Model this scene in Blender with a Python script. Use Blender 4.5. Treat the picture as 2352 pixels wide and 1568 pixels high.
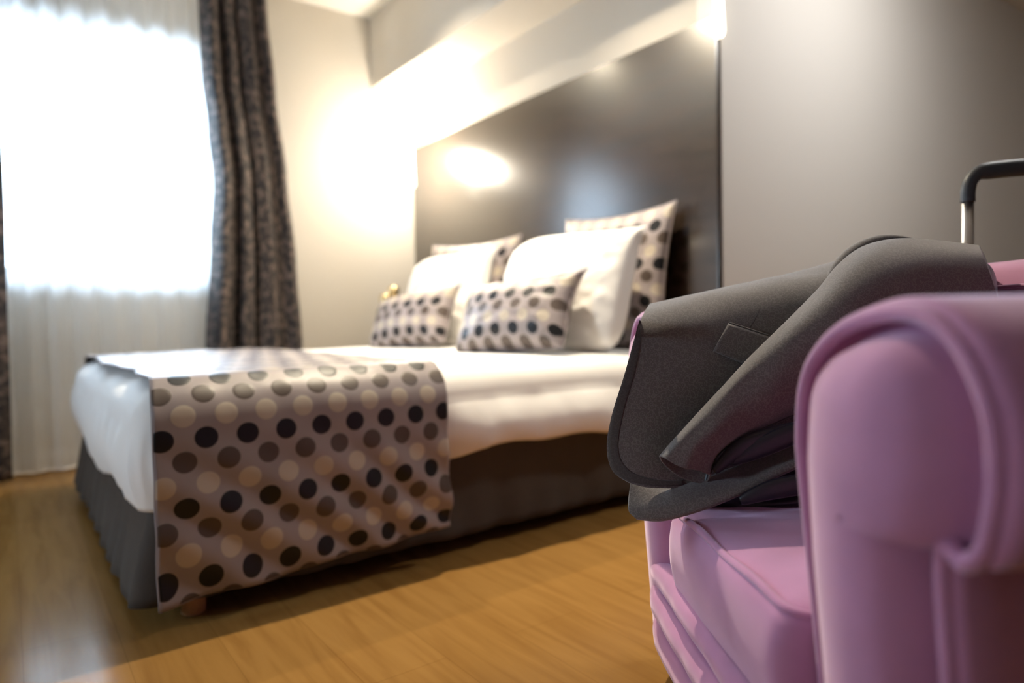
import bpy, bmesh, math, random
from math import sin, cos, pi
from mathutils import Vector, Matrix, noise
from mathutils.bvhtree import BVHTree

random.seed(4)
for o in list(bpy.data.objects):
    bpy.data.objects.remove(o)
SC = bpy.context.scene
COL = SC.collection

# ------------------------------------------------------------------ camera
# room axes: +Y runs to the window wall, +X runs to the wall behind the bed head
FPX, W, H = 1568.0, 2352, 1568
CAM_H = 0.75
YAW = math.atan2(-0.5934, 0.8049)            # camera right vector in room axes
PITCH, ROLL = math.atan(51 / 1568), 0.020
r0 = Vector((cos(YAW), sin(YAW), 0)); f0 = Vector((-sin(YAW), cos(YAW), 0)); u0 = Vector((0, 0, 1))
fw = f0 * cos(PITCH) - u0 * sin(PITCH)
u1 = u0 * cos(PITCH) + f0 * sin(PITCH)
up = u1 * cos(ROLL) + r0 * sin(ROLL)
rt = r0 * cos(ROLL) - u1 * sin(ROLL)
cam_d = bpy.data.cameras.new('camera')
cam = bpy.data.objects.new('camera', cam_d)
COL.objects.link(cam)
M = Matrix((rt, up, -fw)).transposed().to_4x4()
M.translation = Vector((0, 0, CAM_H))
cam.matrix_world = M
cam_d.lens = 24.0
cam_d.sensor_width = 36.0
cam_d.clip_start = 0.02
cam_d.dof.use_dof = True
cam_d.dof.focus_distance = 1.20
cam_d.dof.aperture_fstop = 1.4
cam_d.dof.aperture_blades = 9
SC.camera = cam


def at(px, py, z):
    """room point seen at a photo pixel, z metres in front of the camera (measured level)"""
    d = rt * ((px - W / 2) / FPX) + up * (-(py - H / 2) / FPX) + fw
    return Vector((0, 0, CAM_H)) + d * (z / d.dot(f0))


# ------------------------------------------------------------------ world, exposure
world = bpy.data.worlds.new('world')
SC.world = world
world.use_nodes = True
wn = world.node_tree.nodes
wn['Background'].inputs[0].default_value = (0.61, 0.80, 1.0, 1)
wn['Background'].inputs[1].default_value = 42.0
SC.view_settings.view_transform = 'Standard'
SC.view_settings.look = 'None'
SC.view_settings.exposure = 0.0
SC.view_settings.gamma = 1.0
SC.view_settings.use_curve_mapping = False
try:
    SC.cycles.use_denoising = True
    SC.cycles.denoiser = 'OPENIMAGEDENOISE'
    SC.cycles.max_bounces = 10
    SC.cycles.diffuse_bounces = 5
    SC.cycles.transparent_max_bounces = 12
    SC.cycles.caustics_reflective = False
    SC.cycles.sample_clamp_indirect = 40.0
except Exception:
    pass

XH = 2.40          # wall behind the bed head
YW = 4.39          # window wall
YC = 1.765         # grey wall that starts where the headboard ends
ZC = 2.83


def light(name, kind, loc, energy, color, size=0.1, target=None, **kw):
    l = bpy.data.lights.new(name, kind)
    l.energy = energy
    l.color = color
    if kind == 'AREA':
        l.size = size
        if 'size_y' in kw:
            l.shape = 'RECTANGLE'; l.size_y = kw['size_y']
    else:
        l.shadow_soft_size = size
    if kind == 'SPOT':
        l.spot_size = kw.get('spot', 2.0); l.spot_blend = kw.get('blend', 0.6)
    o = bpy.data.objects.new(name, l)
    o.location = loc
    if target is not None:
        o.rotation_euler = (Vector(target) - Vector(loc)).to_track_quat('-Z', 'Y').to_euler()
    COL.objects.link(o)
    return o


# daylight entering by the window (a portal for the sky) 
por = light('window_portal', 'AREA', (0.22, YW + 0.30, 1.72), 1, (1, 1, 1), 1.62, (0.22, 0, 1.72), size_y=1.36)
por.data.cycles.is_portal = True
# recessed spots in the soffit above the pillows
WARM = (1.0, 0.86, 0.64)
light('bed_downlight_near', 'SPOT', (1.50, 2.20, ZC - 0.03), 350, WARM, 0.03, (1.60, 1.90, 0), spot=2.0, blend=1.0)
light('bed_downlight_far', 'SPOT', (1.50, 3.30, ZC - 0.03), 155, WARM, 0.03, (1.70, 3.2, 0), spot=2.0, blend=1.0)
# fill light added on the ceiling, out of view, to brighten the grey wall
light('grey_wall_fill', 'AREA', (3.1, 0.70, ZC - 0.06), 46, (1.0, 0.98, 0.95), 0.4, (3.0, 1.75, 0.6))
por2 = light('fill_window_portal', 'AREA', (-2.36, 2.20, 1.16), 1, (1, 1, 1), 0.68, (0, 2.20, 1.16), size_y=0.64)  # sky portal for the added left window, cool fill on chair and jacket
por2.data.cycles.is_portal = True

# ------------------------------------------------------------------ materials
def new_mat(name):
    m = bpy.data.materials.new(name)
    m.use_nodes = True
    nt = m.node_tree
    return m, nt, nt.nodes, nt.links, nt.nodes['Principled BSDF']


def plain(name, col, rough=0.6, metal=0.0, sheen=0.0, sheen_tint=None, bump=0.0, bscale=60, spec=0.5, coat=0.0):
    m, nt, n, l, b = new_mat(name)
    b.inputs['Base Color'].default_value = (*col, 1)
    b.inputs['Roughness'].default_value = rough
    b.inputs['Metallic'].default_value = metal
    b.inputs['Specular IOR Level'].default_value = spec
    b.inputs['Coat Weight'].default_value = coat
    if sheen:
        b.inputs['Sheen Weight'].default_value = sheen
        b.inputs['Sheen Roughness'].default_value = 0.35
        if sheen_tint:
            b.inputs['Sheen Tint'].default_value = (*sheen_tint, 1)
    if bump:
        t = n.new('ShaderNodeTexNoise'); t.inputs['Scale'].default_value = bscale; t.inputs['Detail'].default_value = 4
        tc = n.new('ShaderNodeTexCoord')
        l.new(tc.outputs['Object'], t.inputs['Vector'])
        bp = n.new('ShaderNodeBump'); bp.inputs['Strength'].default_value = bump; bp.inputs['Distance'].default_value = 0.01
        l.new(t.outputs['Fac'], bp.inputs['Height']); l.new(bp.outputs['Normal'], b.inputs['Normal'])
    return m


def ramp(n, l, src, stops):
    r = n.new('ShaderNodeValToRGB')
    while len(r.color_ramp.elements) < len(stops):
        r.color_ramp.elements.new(0.5)
    for e, (p, c) in zip(r.color_ramp.elements, stops):
        e.position = p; e.color = (*c, 1)
    l.new(src, r.inputs['Fac'])
    return r


MAT = {}
MAT['wall_cream'] = plain('cream_wall_paint', (0.60, 0.555, 0.485), 0.75, bump=0.03, bscale=250)
MAT['wall_grey'] = plain('grey_wall_paint', (0.72, 0.695, 0.66), 0.8, bump=0.03, bscale=250)
MAT['ceiling'] = plain('ceiling_paint', (0.82, 0.78, 0.70), 0.8, bump=0.03, bscale=200)
MAT['wall_rear'] = plain('taupe_wall_paint', (0.30, 0.28, 0.27), 0.8, bump=0.03, bscale=200)
MAT['white_trim'] = plain('white_lacquer', (0.75, 0.74, 0.70), 0.35)
MAT['white_linen'] = plain('white_linen', (0.86, 0.84, 0.81), 0.8, sheen=0.15, bump=0.08, bscale=35)
MAT['skirt'] = plain('charcoal_velour', (0.062, 0.050, 0.041), 0.85, sheen=0.05, sheen_tint=(0.5, 0.45, 0.38), bump=0.2, bscale=18)
MAT['leg_wood'] = plain('beech_wood', (0.45, 0.25, 0.12), 0.45)
MAT['chrome'] = plain('brushed_aluminium', (0.75, 0.75, 0.76), 0.28, metal=1.0)
MAT['black_rubber'] = plain('black_rubber', (0.028, 0.030, 0.034), 0.5, bump=0.05, bscale=200)
MAT['case_shell'] = plain('graphite_shell', (0.05, 0.055, 0.065), 0.38, coat=0.2)
MAT['lining'] = plain('midnight_lining', (0.014, 0.012, 0.020), 0.42, sheen=0.3, sheen_tint=(0.4, 0.35, 0.5))
MAT['brass'] = plain('pale_brass', (0.85, 0.66, 0.36), 0.22, metal=1.0)

# floor: laminate planks running towards the window
m, nt, n, l, b = new_mat('oak_laminate')
tc = n.new('ShaderNodeTexCoord')
mp = n.new('ShaderNodeMapping'); mp.inputs['Scale'].default_value = (1.0, 0.09, 1.0)
l.new(tc.outputs['Object'], mp.inputs['Vector'])
g1 = n.new('ShaderNodeTexNoise'); g1.inputs['Scale'].default_value = 26; g1.inputs['Detail'].default_value = 7; g1.inputs['Distortion'].default_value = 0.8
l.new(mp.outputs['Vector'], g1.inputs['Vector'])
r1 = ramp(n, l, g1.outputs['Fac'], [(0.30, (0.245, 0.122, 0.033)), (0.52, (0.285, 0.150, 0.042)), (0.75, (0.315, 0.168, 0.049))])
mp2 = n.new('ShaderNodeMapping'); mp2.inputs['Rotation'].default_value = (0, 0, pi / 2)
l.new(tc.outputs['Object'], mp2.inputs['Vector'])
bk = n.new('ShaderNodeTexBrick'); bk.inputs['Scale'].default_value = 1.0
bk.inputs['Brick Width'].default_value = 1.3; bk.inputs['Row Height'].default_value = 0.19
bk.inputs['Mortar Size'].default_value = 0.0012; bk.inputs['Mortar Smooth'].default_value = 0.3
bk.inputs['Color1'].default_value = (1, 1, 1, 1); bk.inputs['Color2'].default_value = (0.94, 0.93, 0.91, 1); bk.inputs['Mortar'].default_value = (0.80, 0.76, 0.72, 1)
l.new(mp2.outputs['Vector'], bk.inputs['Vector'])
mx = n.new('ShaderNodeMix'); mx.data_type = 'RGBA'; mx.blend_type = 'MULTIPLY'; mx.inputs[0].default_value = 1.0
l.new(r1.outputs['Color'], mx.inputs[6]); l.new(bk.outputs['Color'], mx.inputs[7])
l.new(mx.outputs[2], b.inputs['Base Color'])
b.inputs['Roughness'].default_value = 0.20
b.inputs['Specular IOR Level'].default_value = 0.05
bp = n.new('ShaderNodeBump'); bp.inputs['Strength'].default_value = 0.05; bp.inputs['Distance'].default_value = 0.005
l.new(g1.outputs['Fac'], bp.inputs['Height']); l.new(bp.outputs['Normal'], b.inputs['Normal'])
MAT['floor'] = m

# headboard: dark stained wood, horizontal grain, satin lacquer
m, nt, n, l, b = new_mat('wenge_lacquer')
tc = n.new('ShaderNodeTexCoord')
mp = n.new('ShaderNodeMapping'); mp.inputs['Scale'].default_value = (1.0, 0.12, 2.0)
l.new(tc.outputs['Object'], mp.inputs['Vector'])
g1 = n.new('ShaderNodeTexNoise'); g1.inputs['Scale'].default_value = 30; g1.inputs['Detail'].default_value = 8; g1.inputs['Distortion'].default_value = 0.5
l.new(mp.outputs['Vector'], g1.inputs['Vector'])
r1 = ramp(n, l, g1.outputs['Fac'], [(0.3, (0.012, 0.007, 0.004)), (0.7, (0.038, 0.022, 0.013))])
l.new(r1.outputs['Color'], b.inputs['Base Color'])
b.inputs['Roughness'].default_value = 0.34
b.inputs['Specular IOR Level'].default_value = 0.0
b.inputs['Coat Weight'].default_value = 1.0; b.inputs['Coat Roughness'].default_value = 0.26; b.inputs['Coat IOR'].default_value = 2.2
bp = n.new('ShaderNodeBump'); bp.inputs['Strength'].default_value = 0.12; bp.inputs['Distance'].default_value = 0.004
l.new(g1.outputs['Fac'], bp.inputs['Height']); l.new(bp.outputs['Normal'], b.inputs['Normal'])
MAT['headboard'] = m

# pink velvet
def velvet(name, col, tint):
    m, nt, n, l, b = new_mat(name)
    tc = n.new('ShaderNodeTexCoord')
    t = n.new('ShaderNodeTexNoise'); t.inputs['Scale'].default_value = 7; t.inputs['Detail'].default_value = 5
    l.new(tc.outputs['Object'], t.inputs['Vector'])
    r = ramp(n, l, t.outputs['Fac'], [(0.3, tuple(c * 0.86 for c in col)), (0.7, tuple(min(1, c * 1.10) for c in col))])
    l.new(r.outputs['Color'], b.inputs['Base Color'])
    b.inputs['Roughness'].default_value = 0.75
    b.inputs['Specular IOR Level'].default_value = 0.25
    b.inputs['Sheen Weight'].default_value = 1.0
    b.inputs['Sheen Roughness'].default_value = 0.4
    b.inputs['Sheen Tint'].default_value = (*tint, 1)
    t2 = n.new('ShaderNodeTexNoise'); t2.inputs['Scale'].default_value = 900; t2.inputs['Detail'].default_value = 2
    l.new(tc.outputs['Object'], t2.inputs['Vector'])
    bp = n.new('ShaderNodeBump'); bp.inputs['Strength'].default_value = 0.12; bp.inputs['Distance'].default_value = 0.002
    l.new(t2.outputs['Fac'], bp.inputs['Height']); l.new(bp.outputs['Normal'], b.inputs['Normal'])
    return m
MAT['velvet'] = velvet('rose_velvet', (0.48, 0.215, 0.37), (0.92, 0.80, 1.0))

# jacket cloth: grey brown wool with a fine tone-on-tone scroll
def wool(name, c1, c2, band=False):
    m, nt, n, l, b = new_mat(name)
    uv = n.new('ShaderNodeTexCoord')
    v = n.new('ShaderNodeTexVoronoi'); v.feature = 'F1'; v.inputs['Scale'].default_value = 150
    ns = n.new('ShaderNodeTexNoise'); ns.inputs['Scale'].default_value = 120; ns.inputs['Detail'].default_value = 2
    l.new(uv.outputs['Object'], ns.inputs['Vector'])
    va = n.new('ShaderNodeVectorMath'); va.operation = 'MULTIPLY_ADD'
    va.inputs[1].default_value = (0.006, 0.006, 0.006)
    l.new(ns.outputs['Color'], va.inputs[0]); l.new(uv.outputs['Object'], va.inputs[2])
    l.new(va.outputs[0], v.inputs['Vector'])
    w = n.new('ShaderNodeMath'); w.operation = 'MULTIPLY'; w.inputs[1].default_value = 13
    l.new(v.outputs['Distance'], w.inputs[0])
    s = n.new('ShaderNodeMath'); s.operation = 'SINE'; l.new(w.outputs[0], s.inputs[0])
    r = ramp(n, l, s.outputs[0], [(0.0, c1), (1.0, c2)])
    l.new(r.outputs['Color'], b.inputs['Base Color'])
    b.inputs['Roughness'].default_value = 0.85
    b.inputs['Specular IOR Level'].default_value = 0.2
    b.inputs['Sheen Weight'].default_value = 0.35
    b.inputs['Sheen Roughness'].default_value = 0.5
    b.inputs['Sheen Tint'].default_value = (0.80, 0.80, 0.85, 1)
    fn = n.new('ShaderNodeTexNoise'); fn.inputs['Scale'].default_value = 1400
    l.new(uv.outputs['Object'], fn.inputs['Vector'])
    ad = n.new('ShaderNodeMath'); ad.operation = 'ADD'
    l.new(fn.outputs['Fac'], ad.inputs[0]); l.new(r.outputs['Alpha'], ad.inputs[1])
    bp = n.new('ShaderNodeBump'); bp.inputs['Strength'].default_value = 0.22; bp.inputs['Distance'].default_value = 0.001
    l.new(ad.outputs[0], bp.inputs['Height']); l.new(bp.outputs['Normal'], b.inputs['Normal'])
    return m
MAT['wool'] = wool('grey_wool', (0.112, 0.099, 0.094), (0.160, 0.144, 0.138))
MAT['wool_edge'] = wool('grey_wool_edge', (0.066, 0.059, 0.057), (0.084, 0.076, 0.073))

# satin polka-dot fabric, UV in metres
def dots(name):
    m, nt, n, l, b = new_mat(name)
    uv = n.new('ShaderNodeUVMap')
    sp = n.new('ShaderNodeSeparateXYZ'); l.new(uv.outputs['UV'], sp.inputs[0])
    def mth(op, a, bb=None, c=None):
        q = n.new('ShaderNodeMath'); q.operation = op
        for i, v in enumerate((a, bb, c)):
            if v is None: continue
            if isinstance(v, (int, float)): q.inputs[i].default_value = v
            else: l.new(v, q.inputs[i])
        return q.outputs[0]
    ROW, STEP, RAD = 0.0560, 0.0960, 0.0268
    v = mth('DIVIDE', sp.outputs['Y'], ROW)
    row = mth('FLOOR', v)
    fv = mth('SUBTRACT', mth('SUBTRACT', v, row), 0.5)
    par = mth('MULTIPLY', mth('FLOORED_MODULO', row, 2.0), 0.5)
    u = mth('ADD', mth('DIVIDE', sp.outputs['X'], STEP), par)
    fu = mth('SUBTRACT', mth('SUBTRACT', u, mth('FLOOR', u)), 0.5)
    du = mth('MULTIPLY', fu, STEP); dv = mth('MULTIPLY', fv, ROW)
    dist = mth('SQRT', mth('ADD', mth('MULTIPLY', du, du), mth('MULTIPLY', dv, dv)))
    mask = n.new('ShaderNodeMapRange'); mask.interpolation_type = 'SMOOTHSTEP'
    mask.inputs['From Min'].default_value = RAD + 0.0008; mask.inputs['From Max'].default_value = RAD - 0.0008
    l.new(dist, mask.inputs['Value'])
    k = mth('DIVIDE', mth('FLOORED_MODULO', row, 3.0), 3.0)
    cr = ramp(n, l, mth('ADD', k, 0.05), [(0.0, (0.006, 0.006, 0.008)), (0.33, (0.46, 0.40, 0.33)), (0.66, (0.085, 0.064, 0.055))])
    cr.color_ramp.interpolation = 'CONSTANT'
    tn = n.new('ShaderNodeTexNoise'); tn.inputs['Scale'].default_value = 6; l.new(uv.outputs['UV'], tn.inputs['Vector'])
    gr = ramp(n, l, tn.outputs['Fac'], [(0.3, (0.27, 0.235, 0.238)), (0.7, (0.32, 0.275, 0.275))])
    mx = n.new('ShaderNodeMix'); mx.data_type = 'RGBA'
    l.new(mask.outputs[0], mx.inputs[0]); l.new(gr.outputs['Color'], mx.inputs[6]); l.new(cr.outputs['Color'], mx.inputs[7])
    l.new(mx.outputs[2], b.inputs['Base Color'])
    b.inputs['Roughness'].default_value = 0.42
    b.inputs['Specular IOR Level'].default_value = 0.35
    b.inputs['Sheen Weight'].default_value = 0.04; b.inputs['Sheen Roughness'].default_value = 0.3
    # woven dots sit slightly proud
    bp = n.new('ShaderNodeBump'); bp.inputs['Strength'].default_value = 0.6; bp.inputs['Distance'].default_value = 0.0012
    dm = n.new('ShaderNodeMapRange'); dm.interpolation_type = 'SMOOTHSTEP'
    dm.inputs['From Min'].default_value = RAD + 0.003; dm.inputs['From Max'].default_value = RAD - 0.008
    l.new(dist, dm.inputs['Value'])
    l.new(dm.outputs[0], bp.inputs['Height']); l.new(bp.outputs['Normal'], b.inputs['Normal'])
    return m
MAT['dots'] = dots('polka_satin')

# dark patterned drapes
m, nt, n, l, b = new_mat('jacquard_drape')
tc = n.new('ShaderNodeTexCoord')
t = n.new('ShaderNodeTexNoise'); t.inputs['Scale'].default_value = 26; t.inputs['Detail'].default_value = 6; t.inputs['Roughness'].default_value = 0.7
uvn = n.new('ShaderNodeUVMap'); l.new(uvn.outputs['UV'], t.inputs['Vector'])
r = ramp(n, l, t.outputs['Fac'], [(0.42, (0.010, 0.008, 0.009)), (0.50, (0.035, 0.025, 0.022)), (0.60, (0.16, 0.115, 0.095))])
l.new(r.outputs['Color'], b.inputs['Base Color'])
b.inputs['Roughness'].default_value = 0.7
b.inputs['Sheen Weight'].default_value = 0.05
MAT['drape'] = m

# sheer voile: part see-through, part scattering
m = bpy.data.materials.new('voile'); m.use_nodes = True
nt = m.node_tree; n = nt.nodes; l = nt.links; n.clear()
out = n.new('ShaderNodeOutputMaterial'); mx1 = n.new('ShaderNodeMixShader'); mx2 = n.new('ShaderNodeMixShader')
tr = n.new('ShaderNodeBsdfTransparent'); tl = n.new('ShaderNodeBsdfTranslucent'); df = n.new('ShaderNodeBsdfDiffuse')
tr.inputs[0].default_value = (1, 1, 1, 1)
tl.inputs[0].default_value = (0.95, 0.96, 0.97, 1); df.inputs[0].default_value = (0.90, 0.90, 0.89, 1)
mx1.inputs[0].default_value = 0.35
l.new(tl.outputs[0], mx1.inputs[1]); l.new(df.outputs[0], mx1.inputs[2])
mx2.inputs[0].default_value = 0.65
l.new(tr.outputs[0], mx2.inputs[1]); l.new(mx1.outputs[0], mx2.inputs[2]); l.new(mx2.outputs[0], out.inputs[0])
MAT['voile'] = m

# window glass
m = bpy.data.materials.new('window_glass'); m.use_nodes = True
nt = m.node_tree; n = nt.nodes; l = nt.links; n.clear()
out = n.new('ShaderNodeOutputMaterial'); mx1 = n.new('ShaderNodeMixShader')
tr = n.new('ShaderNodeBsdfTransparent'); gl = n.new('ShaderNodeBsdfGlossy'); fr = n.new('ShaderNodeFresnel')
gl.inputs['Roughness'].default_value = 0.02; fr.inputs['IOR'].default_value = 1.45
l.new(fr.outputs[0], mx1.inputs[0]); l.new(tr.outputs[0], mx1.inputs[1]); l.new(gl.outputs[0], mx1.inputs[2]); l.new(mx1.outputs[0], out.inputs[0])
MAT['glass'] = m
m, nt, n, l, b = new_mat('clear_tumbler')
b.inputs['Base Color'].default_value = (1, 1, 1, 1); b.inputs['Transmission Weight'].default_value = 1; b.inputs['Roughness'].default_value = 0.02
MAT['tumbler'] = m


def emit(name, col, strength):
    m, nt, n, l, b = new_mat(name)
    b.inputs['Base Color'].default_value = (0.9, 0.88, 0.8, 1)
    b.inputs['Emission Color'].default_value = (*col, 1)
    b.inputs['Emission Strength'].default_value = strength
    return m
MAT['lamp_glow'] = emit('lit_opal_glass', (1.0, 0.90, 0.72), 4.0)
MAT['spot_glow'] = emit('lit_spot_lens', (1.0, 0.80, 0.52), 12)
MAT['fill_glow'] = emit('lit_fill_diffuser', (1.0, 0.9, 0.76), 3)  # diffuser of the added ceiling fill light

# ------------------------------------------------------------------ helpers
def link(name, mesh, mat, parent=None, smooth=True):
    o = bpy.data.objects.new(name, mesh)
    COL.objects.link(o)
    if mat is not None:
        mesh.materials.append(MAT[mat])
    if smooth:
        for p in mesh.polygons:
            p.use_smooth = True
    if parent is not None:
        o.parent = parent
        o.matrix_parent_inverse = parent.matrix_world.inverted() if False else Matrix.Identity(4)
    return o


def root(name, label, cat, loc=(0, 0, 0), rz=0.0, group=None, kind=None):
    o = bpy.data.objects.new(name, None)
    COL.objects.link(o)
    o.location = loc
    o.rotation_euler = (0, 0, rz)
    o.empty_display_size = 0.05
    tag(o, label, cat, group, kind)
    return o


def tag(o, label=None, cat=None, group=None, kind=None):
    if label: o['label'] = label
    if cat: o['category'] = cat
    if group: o['group'] = group
    if kind: o['kind'] = kind
    return o


def local(rt_obj):
    """matrix taking room coordinates to the root's own coordinates"""
    return (Matrix.Translation(rt_obj.location) @ rt_obj.rotation_euler.to_matrix().to_4x4()).inverted()


def mesh_of(verts, faces, uvs=None, xf=None, name='m'):
    me = bpy.data.meshes.new(name)
    if xf is not None:
        verts = [xf @ Vector(v) for v in verts]
    me.from_pydata([tuple(v) for v in verts], [], faces)
    if uvs:
        lay = me.uv_layers.new(name='UVMap')
        for lp in me.loops:
            lay.data[lp.index].uv = uvs[lp.vertex_index]
    bm = bmesh.new(); bm.from_mesh(me)
    bmesh.ops.recalc_face_normals(bm, faces=bm.faces)
    bm.to_mesh(me); bm.free()
    return me


def box(name, lo, hi, mat, parent=None, bevel=0.0, xf=None, kind=None, seg=2):
    bm = bmesh.new()
    bmesh.ops.create_cube(bm, size=1)
    for v in bm.verts:
        v.co = Vector([lo[i] + (v.co[i] + 0.5) * (hi[i] - lo[i]) for i in range(3)])
    if bevel:
        bmesh.ops.bevel(bm, geom=list(bm.edges), offset=bevel, segments=seg, affect='EDGES', profile=0.6)
    if xf is not None:
        bmesh.ops.transform(bm, matrix=xf, verts=bm.verts)
    me = bpy.data.meshes.new(name); bm.to_mesh(me); bm.free()
    o = link(name, me, mat, parent, smooth=False)
    if bevel:
        for p in me.polygons: p.use_smooth = True
        try: me.set_sharp_from_angle(angle=0.7)
        except Exception: pass
    if kind: o['kind'] = kind
    return o


def lathe(name, prof, mat, parent=None, n=32, center=(0, 0, 0), xf=None):
    vs, fs = [], []
    cx, cy, cz = center
    for r, z in prof:
        for k in range(n):
            a = 2 * pi * k / n
            vs.append((cx + r * cos(a), cy + r * sin(a), cz + z))
    m_ = len(prof)
    for i in range(m_ - 1):
        for k in range(n):
            fs.append((i * n + k, i * n + (k + 1) % n, (i + 1) * n + (k + 1) % n, (i + 1) * n + k))
    fs.append(tuple(range(n))[::-1]); fs.append(tuple((m_ - 1) * n + k for k in range(n)))
    return link(name, mesh_of(vs, fs, xf=xf), mat, parent)


def tube_mesh(path, rad, n=12, xf=None, closed=False, flat=1.0):
    """round tube through path (list of Vectors); rad a number or a list"""
    P = [Vector(p) for p in path]
    vs, fs = [], []
    N = len(P)
    prev = None
    for i, p in enumerate(P):
        if closed: t = P[(i + 1) % N] - P[i - 1]
        else: t = P[min(i + 1, N - 1)] - P[max(i - 1, 0)]
        t.normalize()
        if prev is None:
            a = Vector((0, 0, 1)) if abs(t.z) < 0.9 else Vector((1, 0, 0))
            nrm = (a - t * a.dot(t)).normalized()
        else:
            nrm = (prev - t * prev.dot(t)).normalized()
        prev = nrm
        bn = t.cross(nrm)
        r = rad[i] if isinstance(rad, (list, tuple)) else rad
        for k in range(n):
            a = 2 * pi * k / n
            vs.append(p + nrm * (r * cos(a)) + bn * (r * flat * sin(a)))
    for i in range(N if closed else N - 1):
        j = (i + 1) % N
        for k in range(n):
            fs.append((i * n + k, i * n + (k + 1) % n, j * n + (k + 1) % n, j * n + k))
    if not closed:
        fs.append(tuple(range(n))[::-1]); fs.append(tuple((N - 1) * n + k for k in range(n)))
    return mesh_of(vs, fs, xf=xf)


def cr(p0, p1, p2, p3, t):
    return 0.5 * ((2 * p1) + (-p0 + p2) * t + (2 * p0 - 5 * p1 + 4 * p2 - p3) * t * t + (-p0 + 3 * p1 - 3 * p2 + p3) * t ** 3)


def spline(P, n, closed=False):
    P = [Vector(p) for p in P]
    N = len(P)
    out = []
    segs = N if closed else N - 1
    for i in range(n if closed else n + 1):
        s = segs * i / n
        k = min(int(s), segs - 1); t = s - k
        if closed: q = [P[(k + j) % N] for j in (-1, 0, 1, 2)]
        else: q = [P[max(k - 1, 0)], P[k], P[k + 1], P[min(k + 2, N - 1)]]
        out.append(cr(*q, t))
    return out


def surf(ctrl, nu, nv, closed_v=False):
    """Catmull-Rom surface through a grid of control points -> rows of points"""
    rows = [spline(r, nv, closed_v) for r in ctrl]
    cols = [spline([r[j] for r in rows], nu) for j in range(len(rows[0]))]
    return [[cols[j][i] for j in range(len(cols))] for i in range(nu + 1)]


def grid_mesh(G, xf=None, closed_v=False, uv=None):
    a, b_ = len(G), len(G[0])
    vs = [p for r_ in G for p in r_]
    fs = []
    for i in range(a - 1):
        for j in range(b_ if closed_v else b_ - 1):
            k = (j + 1) % b_
            fs.append((i * b_ + j, i * b_ + k, (i + 1) * b_ + k, (i + 1) * b_ + j))
    uvs = uv if uv else [(j / b_, i / a) for i in range(a) for j in range(b_)]
    return mesh_of(vs, fs, uvs, xf)


def solid(o, t, off=-1.0, sub=0):
    s = o.modifiers.new('solid', 'SOLIDIFY'); s.thickness = t; s.offset = off
    if sub:
        q = o.modifiers.new('sub', 'SUBSURF'); q.levels = sub; q.render_levels = sub
    return o


def fbm(x, y, z, s=1.0, o=3):
    return noise.fractal(Vector((x * s, y * s, z * s)), 1.0, 2.0, o)


# ------------------------------------------------------------------ room shell
XL, XR, YB = -2.3, 6.4, -2.2
def st(name, lo, hi, mat, **k):
    return box(name, lo, hi, mat, kind='structure', **k)
st('floor', (XL, YB, -0.1), (XR, YW + 0.3, 0.0), 'floor')
st('ceiling', (XL, YB, ZC), (XR, YW + 0.3, ZC + 0.1), 'ceiling')
# window wall, opening x -0.62..1.06, z 1.04..2.42
wx0, wx1, wz0, wz1 = -0.62, 1.06, 1.03, 2.27
bm = bmesh.new()
def addbox(bm, lo, hi):
    r_ = bmesh.ops.create_cube(bm, size=1)
    for v in r_['verts']:
        v.co = Vector([lo[i] + (v.co[i] + 0.5) * (hi[i] - lo[i]) for i in range(3)])
for lo, hi in [((XL, YW, 0), (wx0, YW + 0.28, ZC)), ((wx1, YW, 0), (XH + 0.3, YW + 0.28, ZC)),
               ((wx0, YW, 0), (wx1, YW + 0.28, wz0)), ((wx0, YW, wz1), (wx1, YW + 0.28, ZC))]:
    addbox(bm, lo, hi)
me = bpy.data.meshes.new('wall_window'); bm.to_mesh(me); bm.free()
o = link('wall_window', me, 'wall_cream', smooth=False); o['kind'] = 'structure'
# block that carries the headboard, its end is the grey wall
st('wall_headboard', (XH, YC + 0.12, 0), (XH + 0.3, YW, ZC), 'wall_cream')
st('wall_grey', (XH, YC, 0), (XR, YC + 0.12, ZC), 'wall_grey')
bm = bmesh.new()
vy0, vy1, vz0, vz1 = 1.86, 2.54, 0.84, 1.48  # opening for the added window that lets in cool fill light
for lo, hi in [((XL - 0.12, YB, 0), (XL, vy0, ZC)), ((XL - 0.12, vy1, 0), (XL, YW + 0.28, ZC)),
               ((XL - 0.12, vy0, 0), (XL, vy1, vz0)), ((XL - 0.12, vy0, vz1), (XL, vy1, ZC))]:
    addbox(bm, lo, hi)
me = bpy.data.meshes.new('wall_left'); bm.to_mesh(me); bm.free()
o = link('wall_left', me, 'wall_cream', smooth=False); o['kind'] = 'structure'
w2 = root('fill_window', 'small unseen window added in the left wall for cool fill light', None, (XL - 0.06, 2.2, vz0), kind='structure')  # unseen window, added to light the chair front and jacket
w2l = local(w2)
for lo, hi in [((XL - 0.09, vy0, vz0), (XL - 0.04, vy0 + 0.05, vz1)), ((XL - 0.09, vy1 - 0.05, vz0), (XL - 0.04, vy1, vz1)),
               ((XL - 0.09, vy0 + 0.05, vz0), (XL - 0.04, vy1 - 0.05, vz0 + 0.05)), ((XL - 0.09, vy0 + 0.05, vz1 - 0.05), (XL - 0.04, vy1 - 0.05, vz1))]:
    box('frame', lo, hi, 'white_trim', w2, bevel=0.003, xf=w2l)
box('pane', (XL - 0.068, vy0 + 0.05, vz0 + 0.05), (XL - 0.062, vy1 - 0.05, vz1 - 0.05), 'glass', w2, xf=w2l)
st('wall_right', (XR, YB, 0), (XR + 0.12, YC + 0.12, ZC), 'wall_grey')
st('wall_rear', (XL, YB - 0.12, 0), (XR, YB, ZC), 'wall_rear')
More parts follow.
